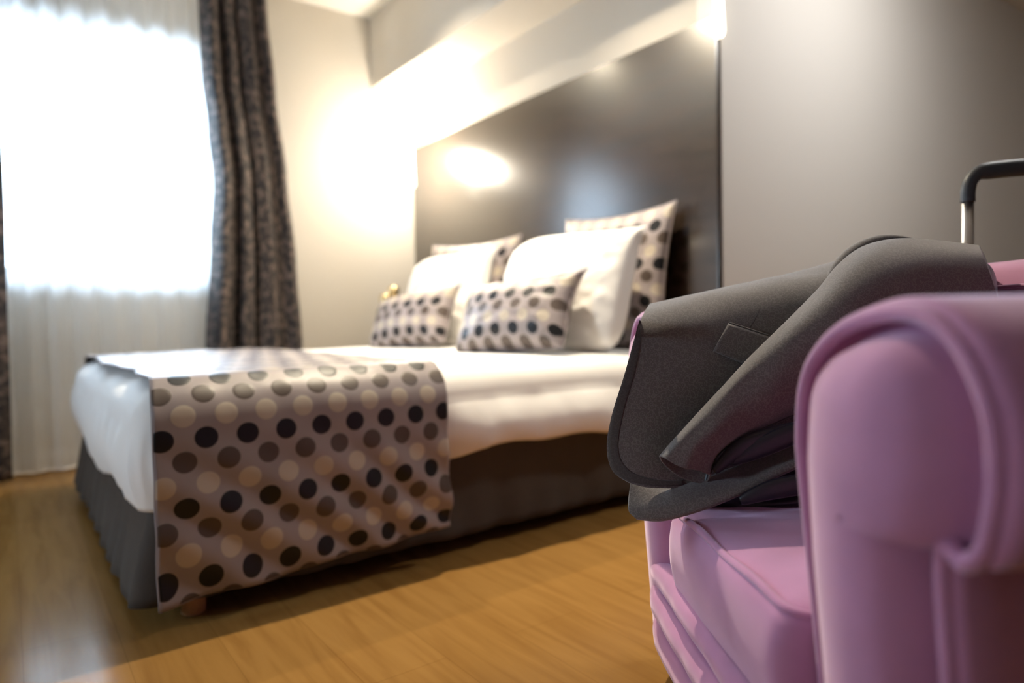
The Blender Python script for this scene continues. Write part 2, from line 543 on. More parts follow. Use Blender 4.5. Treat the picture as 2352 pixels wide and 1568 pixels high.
st('trim_1', (2.075, YC, 2.36), (XH, YW, ZC), 'wall_grey' if False else 'wall_cream')['label'] = 'boxed-in beam along the wall over the bed head'
st('baseboard_window', (XL, YW - 0.015, 0), (XH, YW, 0.09), 'white_trim', bevel=0.003)
st('baseboard_headboard', (XH - 0.015, YC, 0), (XH, YW - 0.015, 0.09), 'white_trim', bevel=0.003)
st('baseboard_grey', (XH, YC - 0.015, 0), (XR, YC, 0.09), 'white_trim', bevel=0.003)

# window: frame, mullion, two panes
wf = root('window_1', 'two-leaf window behind the sheer curtain', None, ((wx0 + wx1) / 2, YW + 0.2, wz0), kind='structure')
wl = local(wf)
def wbox(name, lo, hi, mat, bevel=0.004):
    return box(name, lo, hi, mat, wf, bevel=bevel, xf=wl)
ya, yb = YW + 0.17, YW + 0.23
for nm, lo, hi in [('frame', (wx0, ya, wz0), (wx0 + 0.06, yb, wz1)), ('frame', (wx1 - 0.06, ya, wz0), (wx1, yb, wz1)),
                   ('frame', (wx0 + 0.06, ya, wz0), (wx1 - 0.06, yb, wz0 + 0.06)), ('frame', (wx0 + 0.06, ya, wz1 - 0.06), (wx1 - 0.06, yb, wz1))]:
    wbox(nm, lo, hi, 'white_trim')
wbox('mullion', (0.17, ya - 0.01, wz0 + 0.06), (0.27, yb + 0.01, wz1 - 0.06), 'white_trim')
wbox('pane', (wx0 + 0.06, YW + 0.197, wz0 + 0.06), (0.17, YW + 0.203, wz1 - 0.06), 'glass', 0)
wbox('pane', (0.27, YW + 0.197, wz0 + 0.06), (wx1 - 0.06, YW + 0.203, wz1 - 0.06), 'glass', 0)
wbox('sill', (wx0 - 0.03, YW - 0.03, wz0 - 0.03), (wx1 + 0.03, YW + 0.17, wz0 - 0.002), 'white_trim')
wbox('handle', (0.21, ya - 0.035, 1.62), (0.235, ya - 0.012, 1.75), 'chrome')

# ------------------------------------------------------------------ curtains
def curtain(parent, name, left, right, mat, y0, amp, folds, ztop, zbot, nx=160, nz=60, thick=0.002, seed=0, droop=0.0):
    """left/right: functions z -> x edge; folds deepen the cloth in y"""
    G, uv = [], []
    for i in range(nz + 1):
        t = i / nz
        z = ztop + (zbot - ztop) * t
        row = []
        for j in range(nx + 1):
            s = j / nx
            x = left(z) * (1 - s) + right(z) * s
            ph = 2 * pi * folds * s + seed + 0.5 * sin(2 * pi * s * 1.7 + seed) + 0.25 * t * sin(5 * s + seed)
            a = amp * (0.8 + 0.35 * sin(3.1 * s + seed))
            y = y0 + a * (sin(ph) + 0.25 * sin(2.3 * ph + 1.0)) + 0.010 * fbm(s * 3, z, seed)
            zz = z
            if i == nz:
                zz += droop * sin(ph * 0.5)
            row.append(Vector((x + 0.25 * a * cos(ph), y, zz)))
            uv.append((s * 0.8, z * 0.8))
        G.append(row)
    o = link(name, grid_mesh(G, xf=local(parent), uv=uv), mat, parent)
    return solid(o, thick, 0)


def lerp_fn(pts):
    pts = sorted(pts)
    def f(z):
        if z <= pts[0][0]: return pts[0][1]
        for (z0, a), (z1, b_) in zip(pts, pts[1:]):
            if z <= z1:
                q = (z - z0) / (z1 - z0); q = q * q * (3 - 2 * q)
                return a + (b_ - a) * q
        return pts[-1][1]
    return f

YS = 4.22
def xat(px, y):      # x on the plane Y=y seen at column px (near the horizon)
    p = at(px, 740, 1.0); d = Vector((p.x, p.y))
    return d.x / d.y * y

sheer = root('sheer_curtain', 'white sheer curtain hanging full height in front of the window', 'curtain', (0.4, YS, 0))
curtain(sheer, 'voile_panel', lambda z: -0.75, lambda z: 1.16, 'voile', YS, 0.022, 15, 2.78, 0.025, nx=320, nz=40, thick=0.0, seed=1.3)
if sheer.children: sheer.children[0].modifiers.clear()
link('header_tape', tube_mesh([(-0.75, YS, 2.785), (1.16, YS, 2.785)], 0.012, 8, xf=local(sheer)), 'white_trim', sheer)
link('weighted_hem', tube_mesh([Vector((-0.75 + 1.91 * k / 60, YS + 0.020 * sin(2 * pi * 15 * k / 60 + 1.3), 0.024)) for k in range(61)], 0.006, 6, xf=local(sheer)), 'white_linen', sheer)

YD = 4.10
dr = root('patterned_drape', 'dark brown patterned drape gathered beside the cream wall', 'curtain', (1.15, YD, 0), group=None)
def ht(py, px=560):  # height at plane YD for a pixel row
    d = at(px, py, 1.0) - Vector((0, 0, CAM_H)); k = YD / d.y
    return CAM_H + d.z * k
L_ = lerp_fn([(2.8, xat(489, YD)), (ht(180), xat(492, YD)), (ht(300), xat(502, YD)), (ht(420), xat(511, YD)), (ht(560), xat(500, YD)), (ht(800), xat(480, YD)), (0.0, xat(474, YD))])
R_ = lerp_fn([(2.8, xat(630, YD)), (ht(0), xat(634, YD)), (ht(200), xat(648, YD)), (ht(400), xat(668, YD)), (ht(600), xat(683, YD)), (ht(800), xat(693, YD)), (0.0, xat(700, YD))])
curtain(dr, 'drape_panel', L_, R_, 'drape', YD, 0.055, 3.7, 2.79, 0.02, nx=220, nz=90, thick=0.004, seed=2.1)
link('header_tape', tube_mesh([(L_(2.8), YD, 2.795), (R_(2.8), YD, 2.795)], 0.014, 8, xf=local(dr)), 'drape', dr)

dl = root('patterned_drape', 'dark patterned drape cut off by the picture edge, window side opposite the bed', 'curtain', (-0.5, YD, 0))
L2 = lerp_fn([(2.8, -0.95), (0, -0.95)])
R2 = lerp_fn([(2.8, xat(2, YD)), (ht(150), xat(10, YD)), (ht(450), xat(20, YD)), (ht(800), xat(14, YD)), (0.0, xat(10, YD))])
curtain(dl, 'drape_panel', L2, R2, 'drape', YD, 0.036, 8, 2.79, 0.02, nx=220, nz=60, thick=0.004, seed=0.6)
link('header_tape', tube_mesh([(L2(2.8), YD, 2.795), (R2(2.8), YD, 2.795)], 0.014, 8, xf=local(dl)), 'drape', dl)
rl = root('curtain_rail', 'white ceiling rail that the curtains hang from', 'rail', (0.3, 4.16, 2.81))
box('rail', (-1.1, 4.08, 2.808), (1.75, 4.24, 2.829), 'white_trim', rl, bevel=0.003, xf=local(rl))

# ------------------------------------------------------------------ headboard
hb = root('headboard', 'tall dark stained wood headboard panel on the wall behind the pillows', 'headboard', (XH - 0.02, 3.0, 0))
box('panel', (XH - 0.030, YC + 0.004, 0.095), (XH - 0.001, YW - 0.02, 1.975), 'headboard', hb, bevel=0.003, xf=local(hb))

# ------------------------------------------------------------------ bed
BX0, BX1, BY0, BY1 = 0.27, 2.33, 1.87, 3.74
BT = 0.600
def rrect(x0, x1, y0, y1, r, n_side=60, n_c=12):
    """rounded rectangle, list of (x, y, nx, ny)"""
    pts = []
    corners = [((x1 - r, y1 - r), 0), ((x0 + r, y1 - r), pi / 2), ((x0 + r, y0 + r), pi), ((x1 - r, y0 + r), 3 * pi / 2)]
    for ci, ((cx, cy), a0) in enumerate(corners):
        for k in range(n_c + 1):
            a = a0 + (pi / 2) * k / n_c
            pts.append((cx + r * cos(a), cy + r * sin(a), cos(a), sin(a)))
        (nx_, ny_), na = corners[(ci + 1) % 4]
        a = a0 + pi / 2
        p = (cx + r * cos(a), cy + r * sin(a)); q = (nx_ + r * cos(a), ny_ + r * sin(a))
        for k in range(1, n_side):
            t = k / n_side
            pts.append((p[0] + (q[0] - p[0]) * t, p[1] + (q[1] - p[1]) * t, cos(a), sin(a)))
    return pts

bed = root('bed', 'low double bed base on short legs with charcoal fabric sides', 'bed', ((BX0 + BX1) / 2, (BY0 + BY1) / 2, 0))
bl = local(bed)
# fabric-covered base with faint pleats, slightly drawn in at the bottom
R = rrect(BX0, BX1, BY0, BY1, 0.05)
G = []
lv = [0.048, 0.054, 0.08, 0.14, 0.19, 0.24, 0.29, 0.34, 0.38, 0.395, 0.40]
for z in lv:
    row = []
    for (x, y, nx_, ny_) in R:
        s = x * 9 + y * 7
        low = max(0, 1 - (z - 0.07) / 0.25)
        d = 0.006 * sin(s * 5 + 2 * fbm(x, y, 0, 3)) * low + 0.010 * fbm(x, y, z, 4) * (0.3 + low)
        if z < 0.050: d -= 0.02
        if z > 0.39: d -= 0.03
        foot = max(0, -nx_) * low * 0.050
        row.append(Vector((x + nx_ * (d + foot), y + ny_ * d, z)))
    G.append(row)
bme = grid_mesh(G, xf=bl, closed_v=True)
base = link('base', bme, 'skirt', bed)
box('slatted_deck', (BX0 + 0.03, BY0 + 0.03, 0.085), (BX1 - 0.03, BY1 - 0.03, 0.385), 'skirt', bed, xf=bl)
for x in (BX0 + 0.095, BX1 - 0.09):
    for y in (BY0 + 0.055, BY1 - 0.07):
        lathe('leg', [(0.026, 0), (0.030, 0.004), (0.032, 0.06), (0.032, 0.085)], 'leg_wood', bed, 24, (x, y, 0), xf=bl)
box('mattress', (BX0 + 0.02, BY0 + 0.02, 0.40), (BX1 - 0.01, BY1 - 0.02, 0.565), 'white_linen', bed, bevel=0.05, xf=bl, seg=4)

# duvet: top, rounded shoulder, hanging sides with a wavy hem
duvet = root('duvet', 'white duvet spread over the bed and hanging down its sides', 'duvet', ((BX0 + BX1) / 2, (BY0 + BY1) / 2, 0.4))
dx0, dx1, dy0, dy1 = BX0 - 0.035, BX1 + 0.0, BY0 - 0.030, BY1 + 0.03
R = rrect(dx0, dx1, dy0, dy1, 0.10, n_side=90, n_c=16)
cxm, cym = (dx0 + dx1) / 2, (dy0 + dy1) / 2
def duvet_top(x, y):
    e = min(x - dx0, dx1 - x, y - dy0, dy1 - y)
    return BT + 0.012 * min(1, e / 0.3) + 0.006 * fbm(x, y, 0, 1.6)
def hem_z(x, y, nx_, ny_):
    h = 0.335 + 0.012 * sin(x * 5 + y * 4) + 0.006 * sin(x * 17 + y * 13)
    if nx_ < -0.3:                        # foot end hangs lower, dipping in the middle
        t = (y - dy0) / (dy1 - dy0)
        h = 0.30 + 0.02 * sin(t * 9) - 0.03 * math.exp(-((t - 0.12) / 0.10) ** 2) - 0.03 * math.exp(-((t - 0.5) / 0.2) ** 2)
    elif ny_ < -0.3:
        h -= 0.022 * math.exp(-((x - 1.05) / 0.16) ** 2)
        h -= 0.035 * math.exp(-((x - 0.30) / 0.12) ** 2)
    return h
G = []
RS = 0.105
for q in (0.02, 0.15, 0.3, 0.45, 0.6, 0.72, 0.82, 0.9):
    row = []
    for (x, y, nx_, ny_) in R:
        ex, ey = x - nx_ * RS, y - ny_ * RS
        X, Y = cxm + (ex - cxm) * q, cym + (ey - cym) * q
        row.append(Vector((X, Y, duvet_top(X, Y))))
    G.append(row)
for a in range(0, 7):
    th = pi / 2 * a / 6
    row = []
    for (x, y, nx_, ny_) in R:
        o_ = RS * (1 - sin(th))
        row.append(Vector((x - nx_ * o_, y - ny_ * o_, BT - RS * (1 - cos(th)) + 0.004 * fbm(x, y, a, 3))))
    G.append(row)
NS = 16
for k in range(1, NS + 1):
    t = k / NS
    row = []
    for (x, y, nx_, ny_) in R:
        hz = hem_z(x, y, nx_, ny_)
        z = (BT - RS) * (1 - t) + hz * t
        s = (x * abs(ny_) + y * abs(nx_))
        wr = 0.006 * sin(s * 34 + 3 * fbm(x, y, 0, 2)) * math.sin(pi * min(1, t * 1.1)) * (0.4 + 0.6 * abs(fbm(x, y, 2, 1.5)) * 2)
        wr2 = 0.007 * fbm(x * 2.2, y * 2.2, z * 0.8, 5)
        puff = 0.018 * math.sin(pi * t) - 0.004 * t
        fl = max(0, -ny_) * min(1, max(0, (x - 1.10) / 0.12))
        puff += fl * 0.042 * math.sin(pi / 2 * t)
        d = puff + wr + wr2
        row.append(Vector((x + nx_ * d, y + ny_ * d, z)))
    G.append(row)
# hem turns under towards the base
row = []
for p, (x, y, nx_, ny_) in zip(G[-1], R):
    row.append(Vector((p.x - nx_ * 0.014, p.y - ny_ * 0.014, p.z + 0.004)))
G.append(row)
row = [Vector((p.x, p.y, p.z + 0.03)) for p in row]
G.append(row)
me = grid_mesh(G, xf=local(duvet), closed_v=True)
dv = link('cover', me, 'white_linen', duvet)

# patterned throw across the foot of the bed
throw = root('bed_throw', 'satin polka-dot throw lying across the foot of the bed and hanging down the side', 'throw', (0.69, 2.8, 0.6))
tx0, tx1 = 0.285, 1.085
sy0, sy1 = dy0 - 0.022, dy1 + 0.022
prof = []   # (y, z, outward normal y, z) from the near hem up, across and down the far side
RT = RS + 0.012
TOPZ = BT + 0.016
for k in range(0, 40):
    z = 0.095 + (TOPZ - RT - 0.095) * k / 39
    prof.append((sy0 - 0.012 * sin(pi * k / 39), z, -1, 0))
for k in range(1, 10):
    th = pi / 2 * k / 9
    prof.append((sy0 + RT * (1 - cos(th)), TOPZ - RT + RT * sin(th), -cos(th), sin(th)))
for k in range(1, 60):
    y = sy0 + RT + (sy1 - sy0 - 2 * RT) * k / 60
    prof.append((y, TOPZ, 0, 1))
for k in range(0, 10):
    th = pi / 2 * (1 - k / 9)
    prof.append((sy1 - RT * (1 - cos(th)), TOPZ - RT + RT * sin(th), cos(th), sin(th)))
for k in range(1, 30):
    z = TOPZ - RT - (TOPZ - RT - 0.12) * k / 29
    prof.append((sy1, z, 1, 0))
arc = [0]
for a, b_ in zip(prof, prof[1:]):
    arc.append(arc[-1] + math.hypot(b_[0] - a[0], b_[1] - a[1]))
G, uv = [], []
NX = 110
for i, (y, z, ny_, nz_) in enumerate(prof):
    row = []
    for j in range(NX + 1):
        s = j / NX
        x = tx0 + (tx1 - tx0) * s
        side = max(0, -ny_)
        low = side * max(0, (0.50 - z) / 0.40)
        # diagonal drag folds on the hanging part
        ph = (x * 1.0 + z * 1.25) * 34
        d = 0.0090 * sin(ph + 1.6 * fbm(x, z, 0, 2)) * min(1, low * 1.6) + 0.004 * fbm(x * 2, y * 2, z * 2, 3)
        d += 0.012 * low * (s > 0) * s ** 3 * sin(z * 9 + 1)
        if nz_ > 0.9:
            d = 0.004 + 0.004 * abs(fbm(x * 3, y * 2, 0, 2)) + 0.012 * math.exp(-((x - 0.72) / 0.12) ** 2 - ((y - 3.45) / 0.2) ** 2)
        zz = z + nz_ * d
        yy = y + ny_ * d
        # near hem: dips at the foot corner, lifts and draws in at the other end
        hem = side * max(0, (0.20 - z) / 0.105)
        zz += hem * (-0.028 * (1 - s) ** 2 + 0.020 * s ** 2 + 0.004 * sin(x * 20))
        xx = x + side * low * (0.020 * (1 - s) * 0 - 0.022 * max(0, s - 0.6) * low) + 0.004 * sin(z * 14 + y * 3) * (s > 0.98)
        # foot-side edge wanders over the rounded duvet
        xx += (1 - s) ** 4 * (0.012 * sin(y * 6) + 0.008 * sin(y * 17))
        row.append(Vector((xx, yy, zz)))
        uv.append((x - 0.348, arc[i] - 0.014))
    G.append(row)
tm = link('cloth', grid_mesh(G, xf=local(throw), uv=uv), 'dots', throw)
solid(tm, 0.004, 1.0)
G_near = [g[0] for g in G]; G_far = [g[-1] for g in G]
for E in (G_near, G_far, G[0]):
    link('edge_binding', tube_mesh([p + Vector((0, 0, 0)) for p in E[::2]], 0.0035, 6, xf=local(throw)), 'skirt' if False else 'dots', throw)

# ------------------------------------------------------------------ pillows and cushions
def pillow_mesh(w, h, t, pinch=0.06, n=44, seed=0, fold=0.004, rnd=0.0):
    """stuffed cushion in its own x-z plane, y is thickness, corners pointed"""
    vs, uvs, fs = [], [], []
    def P(u, v, side):
        # edge draws in between the pointed corners
        ax = 1 - pinch * (1 - v * v) ** 1.0 if True else 1
        az = 1 - pinch * (1 - u * u) ** 1.0
        x = u * w / 2 * ax; z = v * h / 2 * az
        if rnd:
            # soft slumped corners, most at the upper far corner
            cq = rnd * (abs(u * v) ** 3) * (1.6 if (u < 0 and v > 0) else 0.35 if (u > 0 and v > 0) else 1.0)
            x *= 1 - cq; z *= 1 - cq * 1.2
            if u > 0 and v > 0: x += w * 0.055 * (u * v) ** 5; z += h * 0.03 * (u * v) ** 5
        k = max(0, (1 - u ** 2) * (1 - v ** 2))
        y = t / 2 * k ** 0.42
        y *= 1 + 0.05 * fbm(u, v, seed, 1.5)
        e = min(1 - abs(u), 1 - abs(v))
        y += fold * fbm(u * 3 + seed, v * 3, side, 1.6) * min(1, e * 6)
        sag = -0.012 * h * (1 - v * v)
        return Vector((x, -y if side == 0 else y, z + sag))
    idx = {}
    for side in (0, 1):
        for i in range(n + 1):
            for j in range(n + 1):
                u = -1 + 2 * j / n; v = -1 + 2 * i / n
                u = sin(u * pi / 2) * 0.35 + u * 0.65; v = sin(v * pi / 2) * 0.35 + v * 0.65
                border = i in (0, n) or j in (0, n)
                if side == 1 and border:
                    idx[(1, i, j)] = idx[(0, i, j)]; continue
                idx[(side, i, j)] = len(vs)
                p = P(u, v, side)
                vs.append(p)
                uvs.append((u * w / 2 + 0.3, v * h / 2 + 0.3))
        for i in range(n):
            for j in range(n):
                f = [idx[(side, i, j)], idx[(side, i, j + 1)], idx[(side, i + 1, j + 1)], idx[(side, i + 1, j)]]
                fs.append(f if side == 0 else f[::-1])
    seam = [vs[idx[(0, 0, j)]] for j in range(0, n)] + [vs[idx[(0, i, n)]] for i in range(0, n)] + \
           [vs[idx[(0, n, j)]] for j in range(n, 0, -1)] + [vs[idx[(0, i, 0)]] for i in range(n, 0, -1)]
    return mesh_of(vs, fs, uvs), seam


def cushion(name, label, cat, right, left, zc, w, h, t, tilt, mat, group, seed=0, pinch=0.06, roll=0.0, fold=0.004, rnd=0.0):
    """right/left: plan positions of its two ends; it leans back by tilt"""
    rx, lx = Vector(right), Vector(left)
    c = (rx + lx) / 2
    d = (rx - lx).normalized()
    r_ = root(name, label, cat, (c.x, c.y, zc), 0, group)
    r_.rotation_mode = 'XYZ'
    X = Vector((d.x, d.y, 0)); Z = Vector((0, 0, 1)); Y = Z.cross(X)   # Y points away from the viewer
    Rm = Matrix((X, Y, Z)).transposed()
    Rm = Rm @ Matrix.Rotation(-tilt, 3, 'X') @ Matrix.Rotation(roll, 3, 'Y')
    r_.rotation_euler = Rm.to_euler('XYZ')
    me, seam = pillow_mesh(w, h, t, pinch, seed=seed, fold=fold, rnd=rnd)
    link('case', me, mat, r_)
    link('piping' if mat == 'dots' else 'seam', tube_mesh(seam, 0.0035, 6, closed=True), mat, r_)
    return r_

GB = 'large polka-dot cushions against the headboard'
cushion('large_cushion', 'large polka-dot cushion behind the nearer white pillow', 'cushion', (2.26, 1.93), (2.22, 2.60), 0.915, 0.67, 0.66, 0.17, 0.16, 'dots', GB, 1, pinch=0.09)
cushion('large_cushion', 'large polka-dot cushion behind the far white pillow by the glowing corner', 'cushion', (2.25, 3.00), (2.09, 3.70), 0.90, 0.72, 0.64, 0.17, 0.16, 'dots', GB, 2, pinch=0.09)
GP = 'white bed pillows'
cushion('bed_pillow', 'plump white pillow standing behind the nearer small polka-dot cushion', 'pillow', (2.01, 1.92), (1.96, 2.71), 0.865, 0.80, 0.55, 0.26, 0.22, 'white_linen', GP, 3, pinch=0.05, fold=0.009, roll=0.05, rnd=0.16)
cushion('bed_pillow', 'white pillow standing behind the far small polka-dot cushion', 'pillow', (2.03, 2.99), (1.95, 3.66), 0.862, 0.72, 0.55, 0.22, 0.20, 'white_linen', GP, 4, pinch=0.05, fold=0.008, rnd=0.13)
GS = 'small polka-dot cushions in front of the pillows'
cushion('small_cushion', 'small oblong polka-dot cushion in front of the nearer white pillow', 'cushion', (1.77, 1.99), (1.63, 2.58), 0.764, 0.60, 0.35, 0.21, 0.46, 'dots', GS, 5, pinch=0.10, roll=-0.07, rnd=0.08)
cushion('small_cushion', 'small oblong polka-dot cushion in front of the far white pillow', 'cushion', (1.81, 2.97), (1.65, 3.52), 0.756, 0.58, 0.33, 0.19, 0.42, 'dots', GS, 6, pinch=0.10, roll=-0.10, rnd=0.10)

# ------------------------------------------------------------------ pendants
def pendant(label, x, y, zb, zt=ZC):
    r_ = root('pendant_lamp', label, 'lamp', (x, y, zb), group='slender glass pendants beside the bed')
    prof = [(0.001, 0.0), (0.010, 0.001), (0.017, 0.005), (0.0215, 0.012), (0.0235, 0.022), (0.0235, 0.04), (0.021, 0.09), (0.0175, 0.16), (0.0135, 0.24), (0.010, 0.29), (0.008, 0.30)]
    lathe('glass_drop', prof, 'lamp_glow', r_, 28)
    lathe('cap', [(0.010, 0.295), (0.012, 0.30), (0.012, 0.34), (0.004, 0.35)], 'chrome', r_, 20)
    lathe('cord', [(0.0022, 0.345), (0.0022, zt - zb - 0.02)], 'black_rubber', r_, 8)
    lathe('ceiling_rose', [(0.035, zt - zb - 0.022), (0.04, zt - zb - 0.015), (0.04, zt - zb - 0.001)], 'chrome', r_, 24)
    return r_
pendant('glowing slender glass pendant at the edge of the grey wall', 2.335, 1.728, 1.862, zt=2.36)
pendant('glowing pendant in the corner beyond the far side of the bed', 2.16, 4.00, 1.62, zt=2.36)
light('far_pendant_bulb', 'POINT', (2.17, 3.99, 1.85), 62, (1.0, 0.90, 0.74), 0.06)
for k, (x, y) in enumerate(((1.50, 2.20), (1.50, 3.30))):
    dlr = root('recessed_spot', ('recessed ceiling spotlight over the near side of the bed', 'recessed ceiling spotlight over the far side of the bed')[k], 'spotlight', (x, y, ZC - 0.001), group='recessed spots over the bed')
    lathe('trim_ring', [(0.030, 0.0), (0.042, -0.004), (0.045, -0.001), (0.045, 0.001)], 'chrome', dlr, 28)
    lathe('lens', [(0.001, -0.0005), (0.029, -0.0008), (0.029, 0.001)], 'spot_glow', dlr, 24)
cl = root('fill_ceiling_light', 'square ceiling light added out of view to brighten the grey wall', 'lamp', (3.1, 0.70, ZC))  # unseen fixture added to house the grey wall's fill light
box('diffuser', (-0.20, -0.20, -0.05), (0.20, 0.20, -0.002), 'fill_glow', cl, bevel=0.01)

# ------------------------------------------------------------------ bedside table with candlesticks beyond the bed
nt_ = root('bedside_table', 'small dark bedside table between the bed and the window wall', 'table', (2.05, 4.10, 0))
for sx in (-1, 1):
    for sy in (-1, 1):
        box('leg', (sx * 0.17 - 0.016, sy * 0.17 - 0.016, 0), (sx * 0.17 + 0.016, sy * 0.17 + 0.016, 0.44), 'headboard', nt_, bevel=0.003)
box('top', (-0.21, -0.20, 0.54), (0.21, 0.20, 0.565), 'headboard', nt_, bevel=0.004)
box('drawer', (-0.20, -0.19, 0.44), (0.20, 0.19, 0.54), 'headboard', nt_, bevel=0.003)
for lab, x, y, hgt in (('shorter round-topped brass candlestick behind the far small cushion', 1.97, 4.04, 0.30),
                       ('taller round-topped brass candlestick behind the far small cushion', 2.06, 4.10, 0.355)):
    cnd = root('candlestick', lab, 'candlestick', (x, y, 0.565), group='brass candlesticks on the bedside table')
    lathe('base', [(0.038, 0.0), (0.040, 0.003), (0.036, 0.010), (0.010, 0.018)], 'brass', cnd, 28)
    lathe('stem', [(0.009, 0.014), (0.006, 0.04), (0.0055, hgt - 0.05), (0.010, hgt - 0.02)], 'brass', cnd, 16)
    lathe('bowl', [(0.010, hgt - 0.022), (0.024, hgt - 0.010), (0.034, hgt + 0.008), (0.038, hgt + 0.028), (0.036, hgt + 0.048),
                   (0.029, hgt + 0.062), (0.026, hgt + 0.062), (0.031, hgt + 0.045), (0.002, hgt + 0.040)], 'brass', cnd, 28)

# ------------------------------------------------------------------ pink armchair
# chair coordinates: x = backwards, y = towards the far arm, z up; pivot near the front of the near arm
px_, pz_ = 0.330, 0.700
piv = r0 * px_ + f0 * pz_
CH_RZ = YAW + 0.07
ch = root('armchair', 'pink velvet armchair with rolled arms, jacket over its far arm', 'chair', (piv.x, piv.y, 0), CH_RZ)
def C(x, z, h):       # authoring helper: camera-side plan numbers -> chair coordinates
    return Vector((x - px_, z - pz_, h))

prof_ctrl = [(.765, .07), (.768, .20), (.770, .35), (.780, .50), (.787, .60), (.783, .655), (.768, .690), (.742, .716), (.705, .739),
             (.660, .754), (.600, .763), (.545, .757), (.500, .728), (.470, .680), (.462, .625), (.474, .578), (.500, .556), (.522, .562),
             (.530, .545), (.530, .45), (.532, .30), (.535, .18), (.537, .07)]
def profile(mir=False):
    pts = [Vector((a, b_, 0)) for a, b_ in prof_ctrl]
    if mir: pts = [Vector((2.03 - p.x, p.y, 0)) for p in pts]
    s = spline(pts, 132)
    return s

def inset(pts, d):
    out = []
    N = len(pts)
    cen = sum(pts, Vector((0, 0, 0))) / N
    area = 0
    for i in range(N):
        a, b_ = pts[i], pts[(i + 1) % N]; area += a.x * b_.y - b_.x * a.y
    sg = 1 if area > 0 else -1
    for i in range(N):
        t = pts[(i + 2) % N] - pts[i - 2]
        t.normalize()
        nr = Vector((-t.y, t.x, 0)) * sg
        out.append(pts[i] + nr * d)
    # relax
    for _ in range(int(d * 200)):
        out = [(out[i - 1] + out[i] * 2 + out[(i + 1) % N]) / 4 for i in range(N)]
    return out

def front_x(h):
    return 0.330 + 0.07 * max(0, 0.60 - h)

def arm(mir):
    P = profile(mir)
    N = len(P)
    rings = []
    # back to front
    for xb in (1.02, 0.90, 0.75, 0.6, 0.48, 0.40, 0.37):
        rings.append([C(xb + (front_x(p.y) - 0.33), p.x, p.y) for p in P])
    mz = 1.365 if mir else 0.645
    def med(p):
        h = min(0.66, max(0.12, p.y))
        c = mz + (0.0 if h < 0.5 else (h - 0.5) / 0.16 * (0.02 if mir else -0.02))
        return Vector((c, h, 0))
    rings.append([C(front_x(p.y) + 0.010, p.x, p.y) for p in P])
    for sft, off in ((0.03, 0.002), (0.09, 0.000), (0.17, 0.010), (0.21, 0.022), (0.26, 0.025), (0.32, 0.006), (0.42, -0.016), (0.56, -0.028), (0.74, -0.034), (0.93, -0.036), (1.0, -0.036)):
        Q = [p.lerp(med(p), sft) for p in P]
        rings.append([C(front_x(q.y) + off, q.x, q.y) for q in Q])
    vs = [p for r_ in rings for p in r_]
    fs = []
    for i in range(len(rings) - 1):
        for k in range(N):
            fs.append((i * N + k, i * N + (k + 1) % N, (i + 1) * N + (k + 1) % N, (i + 1) * N + k))
    fs.append(tuple(range(N)))
    o = link('armrest', mesh_of(vs, fs), 'velvet', ch)
    # piping round the front panel
    Q = [p.lerp(med(p), 0.13) for p in P]
    pts = [C(front_x(q.y) + 0.001, q.x, q.y) for q in Q][2:-6]
    link('arm_piping', tube_mesh(pts, 0.0085, 10), 'velvet', ch)
    return o
arm(False)
arm(True)
# seat cushion: crowned box with piping
def seat():
    x0, x1, z0, z1 = 0.322, 0.93, 0.772, 1.258
    R = rrect(x0, x1, z0, z1, 0.05, 30, 8)
    G = []
    cx, cz = (x0 + x1) / 2, (z0 + z1) / 2
    for q in (0.0, 0.25, 0.5, 0.7, 0.85, 0.95):
        G.append([C(cx + (x - nx_ * 0.03 - cx) * q, cz + (z - nz_ * 0.03 - cz) * q, 0.425 - 0.020 * q ** 3) for (x, z, nx_, nz_) in R])
    for k in range(9):
        th = k / 8
        a = pi / 2 * min(1, th * 3)
        h = 0.405 - 0.02 * (1 - cos(a)) - max(0, th - 1 / 3) * 1.5 * 0.125
        off = 0.03 * (1 - sin(a))
        bulge = 0.012 * sin(pi * max(0, th - 0.2) / 0.8)
        G.append([C(x - nx_ * off + nx_ * bulge, z - nz_ * off, h) for (x, z, nx_, nz_) in R])
    o = link('seat_cushion', grid_mesh(G, closed_v=True), 'velvet', ch)
    pts = [C(x - nx_ * 0.006, z - nz_ * 0.008, 0.398 + 0.002 * sin(z * 30)) for (x, z, nx_, nz_) in R]
    link('seat_piping', tube_mesh(pts, 0.0065, 8, closed=True), 'velvet', ch)
    box('seat_frame', C(0.34, 0.772, 0.10), C(0.95, 1.258, 0.27), 'velvet', ch, bevel=0.015)
seat()
# upholstered front rail in long soft channels, running across the arms
def channel(h0, h1, x, bulge, z0=0.62, z1=1.385):
    G = []
    n = 60
    for i in range(n + 1):
        z = z0 + (z1 - z0) * i / n
        e = min(1, min(i, n - i) / 5)
        row = []
        for k in range(17):
            a = 2 * pi * k / 17
            dd = bulge * (0.35 + 0.65 * math.sqrt(e)) * (1 + 0.18 * fbm(z * 2, h0 * 9, 0, 3))
            hh = (h0 + h1) / 2 + 0.010 * sin(z * 8 + h0 * 20) + (h1 - h0) / 2 * 1.05 * sin(a) * (0.6 + 0.4 * e)
            row.append(C(x - dd * cos(a), z, hh))
        G.append(row)
    me = grid_mesh(G, closed_v=True)
    return link('front_channel', me, 'velvet', ch)
channel(0.205, 0.262, 0.338, 0.030)
channel(0.145, 0.215, 0.340, 0.036)
channel(0.085, 0.155, 0.342, 0.034)
